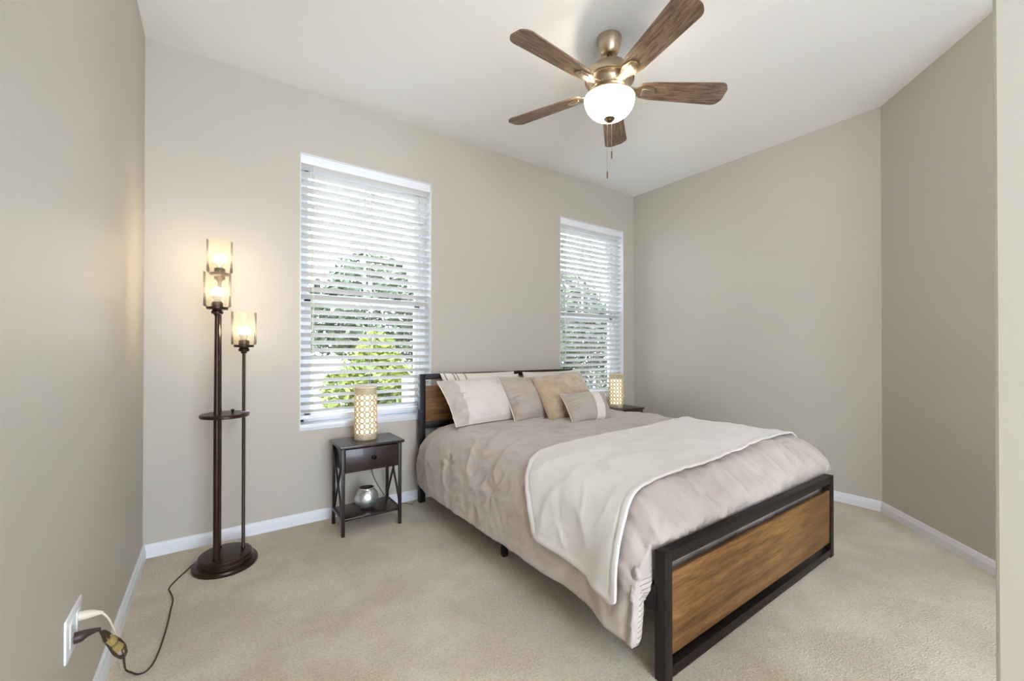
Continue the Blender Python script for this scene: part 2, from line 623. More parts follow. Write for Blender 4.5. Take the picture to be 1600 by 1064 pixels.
def make_blind(x0, label):
    x1 = x0 + (W1 - W0)
    t = thing('window_blind', label, 'blind', ((x0 + x1) / 2, YA + 0.05, WZ0 + 0.002), 0, 'white slatted window blinds')
    hw = (x1 - x0) / 2 - 0.006
    top = WZ1 - WZ0 - 0.004
    MB().box(-hw, hw, -0.02, 0.035, top - 0.05, top, bev=0.003).build('head_rail', M['blind'], t)
    MB().box(-hw - 0.003, hw + 0.003, -0.036, -0.024, top - 0.064, top, bev=0.003).build('valance', M['blind'], t)
    b = MB()
    z = 0.085
    n = 0
    cs, sn = math.cos(SLAT_T), math.sin(SLAT_T)
    wd = 0.0505
    while z < top - 0.075:
        # a slightly crowned slat: room edge (-y) raised
        prev = None
        rows = []
        for k in range(5):
            u = (k / 4 - 0.5) * wd
            crown = 0.0022 * (1 - (2 * k / 4 - 1) ** 2)
            yy = u * cs + crown * sn
            zz = -u * sn + crown * cs
            for th in (0.0013, -0.0013):
                rows.append((yy, z + zz + th))
        vs = [[b.bm.verts.new((sx * hw, yy, zz)) for sx in (-1, 1)] for yy, zz in rows]
        for k in range(4):
            for s in (0, 1):
                A, B = vs[2 * k + s], vs[2 * k + 2 + s]
                b.bm.faces.new((A[0], A[1], B[1], B[0]))
        for k in (0, 4):
            A, B = vs[2 * k], vs[2 * k + 1]
            b.bm.faces.new((A[0], A[1], B[1], B[0]))
        for s in (0, 1):
            b.bm.faces.new([vs[2 * k][s] for k in range(5)] + [vs[2 * k + 1][s] for k in range(4, -1, -1)])
        z += 0.0545
        n += 1
    b.build('slats', M['slat'], t)
    MB().box(-hw, hw, -0.026, 0.026, 0.03, 0.056, bev=0.004).build('bottom_rail', M['blind'], t)
    b = MB()
    for xx in (-hw + 0.085, 0.0, hw - 0.085):
        for yy in (-0.0265, 0.0265):
            b.box(xx - 0.0011, xx + 0.0011, yy - 0.0006, yy + 0.0006, 0.05, top - 0.05)
    b.build('ladder_cord', M['blind_cord'], t, smooth=False)
    b = MB()
    b.tube([(-hw + 0.075, -0.04, top - 0.06), (-hw + 0.075, -0.041, 1.2), (-hw + 0.076, -0.04, 0.45)], 0.0022, 6)
    b.build('tilt_wand', M['blind_cord'], t)
    b = MB()
    b.tube([(-hw + 0.06, -0.04, top - 0.06), (-hw + 0.062, -0.041, 0.9), (-hw + 0.075, -0.04, 0.27)], 0.0012, 6)
    b.lathe([(0, 0.27), (0.004, 0.268), (0.007, 0.245), (0.006, 0.235), (0, 0.235)], 10, (-hw + 0.075, -0.04, 0))
    b.build('pull_cord', M['blind_cord'], t)
    return t


make_window(1, W0)
make_window(2, W0 + DX)
make_blind(W0, 'white slat blind in the window nearer the floor lamp, behind the dotted lamp')
make_blind(W0 + DX, 'white horizontal slat blind in the window beside the room corner, behind the cushions')


# ------------------------------------------------------------------ outdoors
def ground():
    b = MB().box(-8, 26, YA + TH + 0.02, 34, -0.5, -0.3)
    m = mat('pale_dry_lawn', (150, 146, 118), 0.95, rgb2=(196, 188, 168), vscale=1.6, bump=0.5, bscale=30, bdist=0.03)
    return struct(b.build('ground', m, smooth=False))


ground()


def leafy(name, label, cat, x, y, blobs, rgb, rgb2, nleaf, size, trunk=None, seed=1, group=None):
    rnd = random.Random(seed)
    t = thing(name, label, cat, (x, y, -0.3), 0, group)
    b = MB()
    tot = sum(r[3] * r[3] for r in blobs)
    for bx, by, bz, rx, rz in [(q[0], q[1], q[2], q[3], q[4]) for q in blobs]:
        for k in range(int(nleaf * rx * rx / tot)):
            d = Vector((rnd.gauss(0, 1), rnd.gauss(0, 1), rnd.gauss(0, 1))).normalized()
            q = rnd.uniform(0.55, 1.0) ** 0.6
            c = Vector((bx + d.x * rx * q, by + d.y * rx * q, bz + d.z * rz * q))
            u = Vector((rnd.gauss(0, 1), rnd.gauss(0, 1), rnd.gauss(0, 0.6))).normalized()
            v = u.cross(Vector((rnd.gauss(0, 1), rnd.gauss(0, 1), rnd.gauss(0, 1)))).normalized()
            s = size * rnd.uniform(0.6, 1.3)
            w = u.cross(v) * s * 0.12
            pts = [c - u * s, c + v * s * 0.42 + w, c + u * s, c - v * s * 0.42 + w]
            b.bm.faces.new([b.bm.verts.new(p) for p in pts])
    m = mat(label[:28] + '_leaf', rgb, 0.6, rgb2=rgb2, vscale=2.2, detail=6)
    nt = m.node_tree
    me = bpy.data.meshes.new('foliage')
    b.bm.to_mesh(me)
    b.bm.free()
    me.materials.append(m)
    o = bpy.data.objects.new('foliage', me)
    COL.objects.link(o)
    o.parent = t
    if trunk:
        r, h = trunk
        pts = [(0.03 * math.sin(k), 0.03 * math.cos(2 * k), h * k / 5) for k in range(6)]
        bb = MB()
        bb.tube(pts, [r * (1 - 0.1 * k) for k in range(6)], 9)
        for k in range(4):
            a = k * 1.7 + seed
            bb.tube([(0, 0, h * 0.8), (0.3 * math.cos(a), 0.3 * math.sin(a), h * 1.05), (0.7 * math.cos(a), 0.7 * math.sin(a), h * 1.3)],
                    [r * 0.6, r * 0.45, r * 0.2], 7)
        bb.build('trunk', mat(label[:20] + '_bark', (92, 78, 64), 0.9, bump=0.4, bscale=20), t)
    return t


leafy('sunlit_shrub', 'yellow-green sunlit shrub low in the middle of the window nearer the floor lamp', 'shrub', 2.05, 7.6,
      [(0.1, 0, 1.0, 0.55, 0.6), (0.45, 0.1, 0.9, 0.45, 0.55), (-0.3, 0, 0.8, 0.4, 0.4), (0.2, 0, 1.45, 0.35, 0.4)],
      (76, 92, 26), (128, 136, 52), 2600, 0.085, None, 3)
leafy('shade_tree', 'grey-green tree standing behind the sunlit yellow-green shrub', 'tree', 2.9, 10.6,
      [(0, 0, 2.4, 1.3, 1.2), (-0.9, 0.2, 2.2, 1.0, 0.9), (0.9, 0, 2.1, 1.0, 1.1), (0.1, 0, 3.2, 0.9, 0.7), (0.6, -0.4, 1.2, 0.9, 0.8)],
      (34, 44, 26), (78, 88, 60), 5200, 0.11, (0.13, 1.6), 5)
leafy('ground_bush', 'low dark green bush below the sunlit shrub', 'bush', 1.7, 6.3,
      [(0, 0, 0.3, 0.5, 0.42), (0.55, 0.2, 0.3, 0.42, 0.4), (-0.5, 0.1, 0.25, 0.4, 0.35)],
      (40, 52, 28), (84, 92, 56), 1500, 0.07, None, 9)
leafy('evergreen_shrub', 'tall dark evergreen shrub seen through the window beside the room corner', 'shrub', 6.85, 7.2,
      [(0, 0, 0.7, 0.75, 0.9), (-0.1, 0, 1.6, 0.7, 0.8), (0.45, 0.2, 1.3, 0.65, 1.0), (0.1, 0, 2.3, 0.5, 0.5)],
      (22, 30, 20), (60, 70, 44), 4200, 0.075, (0.06, 1.2), 12)
leafy('far_tree', 'pale grey-green tree rising behind the dark evergreen shrub', 'tree', 9.6, 10.8,
      [(0, 0, 2.6, 1.5, 1.2), (-1.2, 0, 2.3, 1.1, 1.0), (1.0, 0, 2.2, 1.1, 1.0), (-0.3, 0, 3.5, 0.9, 0.6)],
      (52, 62, 42), (98, 106, 82), 4200, 0.12, (0.14, 1.6), 15)


def neighbour():
    t = thing('neighbour_house', 'pale neighbouring house with grey roof glimpsed beyond the trees', 'house', (3.0, 16.0, -0.3))
    wm = mat('house_stucco', (206, 208, 214), 0.9, bump=0.2, bscale=30)
    MB().box(-2.6, 1.2, 0, 4, 0, 2.5).build('house_wall', wm, t, smooth=False)
    b = MB()
    v = [b.bm.verts.new(p) for p in ((-3.0, -0.4, 2.45), (1.6, -0.4, 2.45), (1.6, 4.4, 2.45), (-3.0, 4.4, 2.45), (-2.2, 2, 3.6), (0.8, 2, 3.6))]
    for f in ((0, 1, 5, 4), (2, 3, 4, 5), (1, 2, 5), (3, 0, 4), (0, 3, 2, 1)):
        b.bm.faces.new([v[i] for i in f])
    b.build('house_roof', mat('house_roof_shingle', (120, 124, 136), 0.9, bump=0.4, bscale=12), t, smooth=False)
    b = MB().box(-2.05, -1.15, -0.03, 0.02, 1.0, 2.1)
    f = b.build('house_window', mat('house_window_dark', (70, 80, 92), 0.2), t, smooth=False)
    p = tag(MB().box(2.42, 2.85, 6.4, 6.8, -0.3, 0.78, bev=0.01).build('brick_pier', mat('pink_brick', (158, 122, 112), 0.9, rgb2=(184, 150, 138),
            vscale=9, stretch=(2, 2, 8), bump=0.5, bscale=24)), 'dusty pink brick pier outside the window, right of the dotted lamp', 'pier')


neighbour()


# ------------------------------------------------------------------ ceiling fan
def rounded_outline(pts, r, seg=5):
    out = []
    n = len(pts)
    for i in range(n):
        p = Vector(pts[i])
        a = (Vector(pts[i - 1]) - p)
        c = (Vector(pts[(i + 1) % n]) - p)
        rr = r[i] if isinstance(r, (list, tuple)) else r
        ang = a.angle(c)
        d = min(rr / math.tan(ang / 2), a.length * 0.49, c.length * 0.49)
        p0, p1 = p + a.normalized() * d, p + c.normalized() * d
        for k in range(seg + 1):
            t = k / seg
            out.append(tuple(((1 - t) ** 2 * p0 + 2 * t * (1 - t) * p + t * t * p1)[:2]))
    return out


def make_fan():
    FX, FY = 1.853, 1.728
    t = thing('ceiling_fan', 'five-bladed walnut and brushed nickel ceiling fan with lit glass bowl', 'ceiling fan', (FX, FY, 0))
    MB().lathe([(0, H), (0.071, H), (0.072, H - 0.012), (0.068, H - 0.035), (0.057, H - 0.08), (0.048, H - 0.099), (0.04, H - 0.105), (0, H - 0.105)], 48).build('canopy', M['nickel'], t)
    MB().lathe([(0, H - 0.1), (0.0165, H - 0.1), (0.0165, 2.895), (0.024, 2.892), (0.024, 2.875), (0, 2.875)], 24).build('downrod', M['nickel_dark'], t)
    MB().lathe([(0, 2.892), (0.05, 2.892), (0.075, 2.886), (0.112, 2.868), (0.135, 2.842), (0.144, 2.812), (0.144, 2.797), (0.136, 2.793),
                (0.136, 2.787), (0.122, 2.782), (0.112, 2.77), (0.108, 2.736), (0.0, 2.736)], 56).build('motor_housing', M['nickel'], t)
    MB().lathe([(0, 2.742), (0.112, 2.74), (0.116, 2.73), (0.108, 2.722), (0.118, 2.71), (0.141, 2.702), (0.15, 2.696), (0.15, 2.689), (0.138, 2.687), (0.138, 2.696), (0, 2.71)], 56).build('light_fitter', M['nickel'], t)
    prof = []
    for k in range(15):
        a = k / 14 * PI / 2
        prof.append((0.1475 * math.cos(a) ** 0.8 if k < 14 else 0.0, 2.692 - 0.119 * math.sin(a) ** 1.05))
    bowl = MB().lathe([(0.138, 2.696), (0.1475, 2.694)] + prof, 56).build('glass_bowl', M['bowl'], t, angle=80)
    tag(bowl, 'frosted bowl glowing warm white')
    MB().lathe([(0, 2.582), (0.03, 2.58), (0.033, 2.575), (0.03, 2.57), (0.024, 2.567), (0.02, 2.559), (0.01, 2.555), (0, 2.554)], 28).build('finial', M['nickel_dark'], t)
    # blades
    for k in range(5):
        th = math.radians(183 + 72 * k)
        Rz = Matrix.Rotation(th, 4, 'Z')
        P = Matrix.Rotation(math.radians(-13), 4, 'X')
        T = Matrix.Translation((0, 0, 2.748))
        out = rounded_outline([(0.178, -0.05), (0.25, -0.062), (0.672, -0.082), (0.7, -0.04), (0.7, 0.04), (0.672, 0.082), (0.25, 0.062), (0.178, 0.05)],
                              [0.02, 0.03, 0.05, 0.04, 0.04, 0.05, 0.03, 0.02])
        bl = MB().prism(out, -0.003, 0.004, bev=0.0012).build('blade', M['blade_wood'], t)
        bl.matrix_local = Rz @ T @ P
        b = MB()
        io = rounded_outline([(0.15, -0.026), (0.2, -0.042), (0.262, -0.03), (0.275, 0), (0.262, 0.03), (0.2, 0.042), (0.15, 0.026)], 0.016)
        b.prism(io, -0.009, -0.003, bev=0.002)
        io2 = rounded_outline([(0.19, -0.025), (0.25, -0.018), (0.258, 0), (0.25, 0.018), (0.19, 0.025)], 0.01)
        b.prism(io2, -0.014, -0.009, bev=0.002)
        b.bar((0.09, 0, 0.004), (0.185, 0, -0.006), 0.048, 0.007, bev=0.002)
        ir = b.build('blade_iron', M['nickel'], bl)
    for dx, zb in ((0.013, 2.35), (-0.013, 2.235)):
        z0 = 2.565
        b = MB()
        b.tube([(dx * 0.6, -dx * 0.8, z0), (dx * 0.6, -dx * 0.8, zb + 0.02)], 0.0011, 6)
        c = b.build('pull_chain', M['nickel'], t)
        f = MB().lathe([(0, zb + 0.035), (0.003, zb + 0.032), (0.0042, zb + 0.02), (0.0042, zb - 0.005), (0.0025, zb - 0.012), (0, zb - 0.013)], 12,
                       (dx * 0.6, -dx * 0.8, 0)).build('chain_fob', M['nickel_dark'], c)
    return t, FX, FY


fan, FX, FY = make_fan()
for k in range(3):
    a = math.radians(20 + 120 * k)
    point_light('fan_bulb_light', (FX + 0.124 * math.cos(a), FY + 0.124 * math.sin(a), 2.7185), 1.4, 0.012, (1, 0.88, 0.72))


# ------------------------------------------------------------------ three-light floor lamp
def make_floor_lamp():
    CX, CY = 0.052, 2.988
    t = thing('floor_lamp', 'dark bronze three-light floor lamp with glass tumbler shades on a tiered base', 'floor lamp', (CX, CY, 0))
    b = MB()
    sx, sy = 0.93, 1.08
    b.lathe([(0, 0), (0.164, 0), (0.166, 0.004), (0.166, 0.018), (0.162, 0.024), (0.146, 0.026), (0.143, 0.03), (0.145, 0.036), (0.141, 0.043), (0.136, 0.045),
             (0.135, 0.05), (0.137, 0.056), (0.133, 0.062), (0.12, 0.064), (0, 0.064)], 64, (0, 0, 0), sx, sy)
    b.build('base', M['bronze'], t)

    def pole(px, py, ztop, r0, r1):
        b = MB()
        b.lathe([(0, 0.06), (r0 * 1.25, 0.06), (r0 * 1.25, 0.07), (r0, 0.074), (r0, 0.8), (r0 * 0.95, 0.86), (r1, ztop - 0.06), (r1, ztop - 0.045), (0, ztop - 0.045)], 20, (px, py, 0))
        return b.build('pole', M['bronze'], t)

    A = (0.010 - CX, 2.918 - CY)
    B = (0.136 - CX, 3.007 - CY)
    C = (0.021 - CX, 3.088 - CY)

    def light(px, py, zd):
        b = MB()
        b.lathe([(0, zd - 0.05), (0.014, zd - 0.05), (0.016, zd - 0.04), (0.026, zd - 0.038), (0.028, zd - 0.026), (0.022, zd - 0.02), (0.024, zd - 0.015),
                 (0.048, zd - 0.014), (0.05, zd - 0.008), (0.05, zd - 0.002), (0.046, zd), (0, zd)], 32, (px, py, 0))
        d = b.build('socket_cup', M['bronze'], t)
        MB().lathe([(0, zd), (0.026, zd), (0.027, zd + 0.005), (0.026, zd + 0.024), (0.02, zd + 0.028), (0, zd + 0.028)], 24, (px, py, 0)).build('socket', M['bronze'], d)
        b = MB()
        n = 44
        prof = [(0.0585, zd + 0.0015), (0.0625, zd + 0.006), (0.0625, zd + 0.1), (0.0632, zd + 0.192), (0.0615, zd + 0.193)]
        b.lathe(prof, n, (px, py, 0))
        s = b.build('glass_shade', M['shade_glass'], t, angle=60)
        b = MB()
        b.lathe([(0.0135, zd + 0.025), (0.0145, zd + 0.034), (0.024, zd + 0.053), (0.029, zd + 0.062)], 24, (px, py, 0), mi=1)
        b.lathe([(0.029, zd + 0.062), (0.0305, zd + 0.075), (0.029, zd + 0.087), (0.022, zd + 0.1), (0.012, zd + 0.106), (0, zd + 0.1075)], 24, (px, py, 0), mi=0)
        bu = b.build('bulb', [M['bulb'], M['bulb_base']], t, angle=80)
        tag(bu, 'lit white bulb')

    for (px, py), zt, r0, r1 in ((A, 1.452, 0.0155, 0.0115), (B, 1.245, 0.0088, 0.0082), (C, 1.665, 0.0125, 0.009)):
        pole(px, py, zt, r0, r1)
        light(px, py, zt)
    # the small oval tray around the poles
    b = MB()
    b.lathe([(0, 0.835), (0.116, 0.835), (0.12, 0.839), (0.12, 0.851), (0.116, 0.855), (0, 0.855)], 56, (-0.005, 0.0, 0), 0.98, 1.08)
    tr = b.build('tray', M['bronze'], t)
    MB().lathe([(0, 0.854), (0.006, 0.854), (0.006, 0.866), (0.0085, 0.869), (0.0085, 0.877), (0, 0.879)], 16, (0.03, -0.01, 0)).build('switch_knob', M['bronze'], tr)
    b = MB()
    b.lathe([(0.0095, 0.828), (0.0125, 0.828), (0.0125, 0.858), (0.0095, 0.858)], 16, (B[0], B[1], 0))
    b.box(B[0] + 0.008, B[0] + 0.026, B[1] - 0.013, B[1] - 0.009, 0.83, 0.862)
    b.build('clip', M['tag'], t)
    # cord on the carpet, up to the outlet
    z = 0.007
    fl = [(0.1, 3.10, 0.05), (0.103, 3.17, 0.028), (0.09, 3.235, z), (0.06, 3.265, z), (0.03, 3.245, z), (-0.013, 3.15, z), (-0.078, 3.10, z), (-0.124, 3.0, z), (-0.165, 2.9, z), (-0.182, 2.834, z),
          (-0.168, 2.76, z), (-0.158, 2.69, z), (-0.161, 2.589, z), (-0.163, 2.475, z), (-0.169, 2.36, z), (-0.175, 2.279, z), (-0.186, 2.2, z), (-0.203, 2.16, z), (-0.226, 2.158, z),
          (-0.247, 2.185, z), (-0.262, 2.2, 0.012), (-0.258, 2.13, 0.065), (-0.248, 2.03, 0.145), (-0.24, 1.94, 0.222), (-0.24, 1.9, 0.255), (-0.246, 1.872, 0.285),
          (-0.262, 1.845, 0.33), (-0.285, 1.825, 0.372), (-0.305, 1.812, 0.378)]
    fl = [(x - CX, y - CY, zz) for x, y, zz in fl]
    b = MB()
    b.tube(smooth_path(fl, 6), 0.0033, 8)
    c = b.build('power_cord', M['brown_cord'], t)
    b = MB()
    b.tube([(-0.3255 - CX, 1.80 - CY, 0.374), (-0.312 - CX, 1.80 - CY, 0.375), (-0.3 - CX, 1.805 - CY, 0.377), (-0.275 - CX, 1.82 - CY, 0.372)], [0.016, 0.016, 0.011, 0.0045], 12)
    b.build('plug', M['brown_cord'], c)
    b = MB()
    lp = []
    for k in range(25):
        a = k / 24 * 4 * PI
        s = 0.5 + 0.5 * math.cos(a)
        q = Vector((-0.272, 1.838, 0.352)).lerp(Vector((-0.232, 1.9, 0.225)), s)
        lp.append((q.x - CX + 0.010 * math.sin(a) + 0.004 * math.sin(k), q.y - CY + 0.012 * math.sin(a), q.z + 0.004 * math.cos(k * 1.3)))
    b.tube(smooth_path(lp, 3), 0.0035, 8)
    b.build('coiled_slack', M['brown_cord'], c)
    b = MB()
    for q in ((-0.258, 1.86, 0.31), (-0.247, 1.878, 0.276)):
        b.tube([(q[0] - CX - 0.006, q[1] - CY - 0.009, q[2] + 0.012), (q[0] - CX + 0.004, q[1] - CY + 0.004, q[2] - 0.01)], [0.013, 0.014], 12)
    b.build('cable_tie', M['tie'], c)
    return t


make_floor_lamp()


def make_outlet():
    t = thing('wall_outlet', 'white wall outlet plate low on the left wall with cords plugged in', 'outlet', (XL, 1.81, 0.4))
    MB().box(0, 0.0065, -0.086, 0.086, -0.061, 0.061, bev=0.003).build('cover_plate', M['plate'], t)
    for yy in (-0.036, 0.036):
        r = MB().box(0.004, 0.0085, yy - 0.018, yy + 0.018, -0.035, 0.035, bev=0.0015).build('receptacle', M['plate'], t)
        b = MB()
        for zz in (-0.017, 0.017):
            for s in (-0.006, 0.006):
                b.box(0.0075, 0.0089, yy + s - 0.0011, yy + s + 0.0011, zz, zz + 0.008)
            b.box(0.0075, 0.0089, yy - 0.002, yy + 0.002, zz - 0.009, zz - 0.005)
        b.build('slot', M['slot'], r, smooth=False)
    for yy in (-0.036, 0.036):
        for zz in (-0.048, 0.048):
            MB().box(0.006, 0.0072, yy - 0.003, yy + 0.003, zz - 0.003, zz + 0.003, bev=0.001).build('cover_screw', M['plate'], t)
    c = thing('white_power_cord', 'white plug and cord hanging from the wall outlet above the brown plug', 'cord', (XL + 0.009, 1.845, 0.415))
    o = Vector((XL + 0.009, 1.845, 0.415))
    MB().tube([(0.0, 0, 0), (0.014, 0, 0), (0.028, 0.003, -0.003), (0.05, 0.008, -0.010)], [0.013, 0.013, 0.011, 0.004], 12).build('plug', M['white_cord'], c)
    pts = [(-0.276, 1.853, 0.405), (-0.262, 1.862, 0.375), (-0.252, 1.885, 0.32), (-0.24, 1.912, 0.25), (-0.238, 1.985, 0.185), (-0.252, 2.09, 0.1), (-0.27, 2.19, 0.02), (-0.285, 2.26, 0.006), (-0.3, 2.33, 0.006)]
    MB().tube(smooth_path([Vector(p) - o for p in pts], 6), 0.0028, 8).build('cord', M['white_cord'], c)


make_outlet()


# ------------------------------------------------------------------ nightstands
def make_nightstand():
    """0.39 wide x 0.30 deep x 0.587 high, front toward -y, origin at its middle on the floor"""
    t = thing('nightstand', 'dark espresso nightstand with drawer, crossed side bars and shelf, between floor lamp and bed', 'nightstand', (0.8545, 3.09, 0), 0, 'espresso nightstands')
    hx, hy, zt = 0.196, 0.147, 0.569
    for sx in (-1, 1):
        for sy in (-1, 1):
            MB().box(sx * hx, sx * (hx - 0.02), sy * hy, sy * (hy - 0.02), 0, zt, bev=0.0015).build('leg', M['espresso_metal'], t)
    MB().box(-hx - 0.013, hx + 0.016, -hy - 0.012, hy + 0.012, zt, 0.587, bev=0.002).build('top', M['espresso'], t)
    b = MB()
    b.box(-hx + 0.018, -hx + 0.03, -hy + 0.012, hy - 0.004, 0.415, zt)
    b.box(hx - 0.03, hx - 0.018, -hy + 0.012, hy - 0.004, 0.415, zt)
    b.box(-hx + 0.018, hx - 0.018, hy - 0.016, hy - 0.004, 0.415, zt)
    b.box(-hx + 0.018, hx - 0.018, -hy + 0.012, hy - 0.004, 0.408, 0.418)
    b.build('drawer_case', M['espresso'], t, smooth=False)
    d = MB().box(-hx + 0.022, hx - 0.022, -hy - 0.001, -hy + 0.014, 0.412, 0.562, bev=0.002).build('drawer', M['espresso'], t)
    kb = MB().lathe([(0, 0), (0.007, 0), (0.006, 0.01), (0.015, 0.014), (0.016, 0.02), (0.012, 0.025), (0, 0.026)], 20).build('knob', M['knob'], d)
    kb.rotation_euler = (PI / 2, 0, 0)
    kb.location = (0.003, -hy - 0.001, 0.494)
    MB().box(-hx + 0.004, hx - 0.004, -hy + 0.003, hy - 0.003, 0.098, 0.114, bev=0.0015).build('shelf', M['espresso'], t)
    for sx in (-1, 1):
        b = MB()
        b.bar((sx * (hx - 0.006), -hy + 0.012, 0.12), (sx * (hx - 0.006), hy - 0.012, 0.56), 0.012, 0.012)
        b.bar((sx * (hx - 0.015), -hy + 0.012, 0.56), (sx * (hx - 0.015), hy - 0.012, 0.12), 0.012, 0.008)
        b.build('cross_brace', M['espresso_metal'], t)
        MB().box(sx * hx - sx * 0.002, sx * (hx - 0.018), -hy + 0.015, hy - 0.015, 0.096, 0.116).build('side_rail', M['espresso_metal'], t, smooth=False)
    return t


ns = make_nightstand()
ns2 = copy_tree(ns)
ns2.location = (3.545, 3.15, 0)
ns2['label'] = 'dark espresso nightstand half hidden beyond the bed, in the far corner by the right wall'


# ------------------------------------------------------------------ perforated table lamps
def make_table_lamp():
    t = thing('table_lamp', 'lit beige cylinder lamp with dot perforations on the nightstand beside the floor lamp', 'table lamp', (0.857, 3.128, 0.587), 0, 'perforated cylinder lamps')
    R, HT = 0.0745, 0.362
    NC, NR = 13, 7
    z0, z1 = 0.038, 0.315
    b = MB()
    ch = (z1 - z0) / NR

    def P(a, z, r):
        return Vector((r * math.cos(a), r * math.sin(a), z))

    for c in range(NC):
        for r in range(NR):
            ca = 2 * PI * (c + 0.5) / NC
            cz = z0 + ch * (r + 0.5)
            ha, hz = PI / NC, ch / 2
            n = 16
            ring_o, ring_i, ring_b = [], [], []
            for k in range(n):
                th = 2 * PI * k / n + PI / n
                cx, sy = math.cos(th), math.sin(th)
                m = max(abs(cx), abs(sy))
                ring_o.append(b.bm.verts.new(P(ca + ha * cx / m, cz + hz * sy / m, R)))
                q = 0.67 / (abs(cx) ** 3 + abs(sy) ** 3) ** (1 / 3)
                ring_i.append(b.bm.verts.new(P(ca + ha * cx * q, cz + hz * sy * q, R + 0.0022)))
                ring_b.append(b.bm.verts.new(P(ca + ha * cx * q, cz + hz * sy * q, R - 0.005)))
            for k in range(n):
                k2 = (k + 1) % n
                b.bm.faces.new((ring_o[k], ring_o[k2], ring_i[k2], ring_i[k]))
                b.bm.faces.new((ring_i[k], ring_i[k2], ring_b[k2], ring_b[k]))
    b.lathe([(R, z1), (R, HT - 0.006), (R - 0.001, HT), (R - 0.006, HT), (R - 0.006, z1)], 56)
    b.lathe([(R - 0.006, z0), (R - 0.006, 0.004), (R - 0.002, 0), (R + 0.001, 0.004), (R + 0.001, 0.026), (R, 0.03), (R, z0)], 56)
    bmesh.ops.remove_doubles(b.bm, verts=b.bm.verts, dist=0.0002)
    b.build('ceramic_body', M['ceramic'], t)
    MB().lathe([(0, 0.004), (R - 0.0075, 0.004), (R - 0.0075, HT - 0.012), (0, HT - 0.012)], 48).build('lit_liner', M['liner'], t)
    for k in range(3):
        a = 2 * PI * k / 3
        pass
    MB().lathe([(R - 0.002, HT - 0.001), (R + 0.003, HT - 0.001), (R + 0.003, HT + 0.006), (R - 0.004, HT + 0.006)], 48).build('rim', M['ivory'], t)
    pts = [(0.0, R, 0.01), (0.03, 0.15, 0.006), (0.075, 0.19, -0.05), (0.09, 0.198, -0.2), (0.11, 0.205, -0.32), (0.16, 0.205, -0.43), (0.235, 0.2, -0.55),
           (0.29, 0.19, -0.58), (0.345, 0.165, -0.581), (0.385, 0.12, -0.581), (0.41, 0.15, -0.581), (0.44, 0.19, -0.581)]
    MB().tube(smooth_path(pts, 6), 0.002, 7).build('power_cord', M['brown_cord'], t)
    return t


tl = make_table_lamp()
tl2 = copy_tree(tl)
tl2.location = (3.50, 3.17, 0.587)
tl2['label'] = 'lit beige cylinder lamp with dot perforations on the half-hidden nightstand beyond the bed'
for ch in tl2.children:                                    # its cord is out of sight behind the bed: keep it tucked straight down
    if ch.name.startswith('power_cord'):
        bpy.data.objects.remove(ch)
        break


def make_vase():
    prof = []
    for k in range(13):
        a = -PI / 2 + 0.25 + (PI / 2 + 0.62) * k / 12
        prof.append((0.079 * math.cos(a), 0.072 + 0.076 * math.sin(a)))
    prof = [(0, 0.0), (0.026, 0.0)] + prof[1:]
    rx, rz = prof[-1]
    t = thing('votive_vase', 'round silver mercury glass vase on the shelf of the nightstand', 'vase', (0.852, 3.085, 0.114))
    b = MB()
    b.lathe(prof + [(0.048, 0.134), (0.05, 0.1425), (0.047, 0.1425)], 48)
    # round dimples pressed into the sides
    for v in b.bm.verts:
        r = math.hypot(v.co.x, v.co.y)
        if r > 0.03:
            a = math.atan2(v.co.y, v.co.x)
            da = ((a / (2 * PI / 7) + 0.5) % 1) - 0.5
            d = math.hypot(da * 2 * PI / 7 * 0.079, v.co.z - 0.078)
            k = 1 - 0.045 * (1 - sstep(0.012, 0.03, d))
            v.co.x *= k
            v.co.y *= k
    b.build('vase_body', M['mercury'], t, angle=60)
    MB().lathe([(0.047, 0.1425), (0.045, 0.125), (0.06, 0.08), (0.02, 0.02), (0, 0.02)], 32).build('vase_inside', M['mercury_dark'], t)


make_vase()


# ------------------------------------------------------------------ bed frame
BX0, BX1, BYF, BYH = 1.305, 2.927, 0.949, 3.243


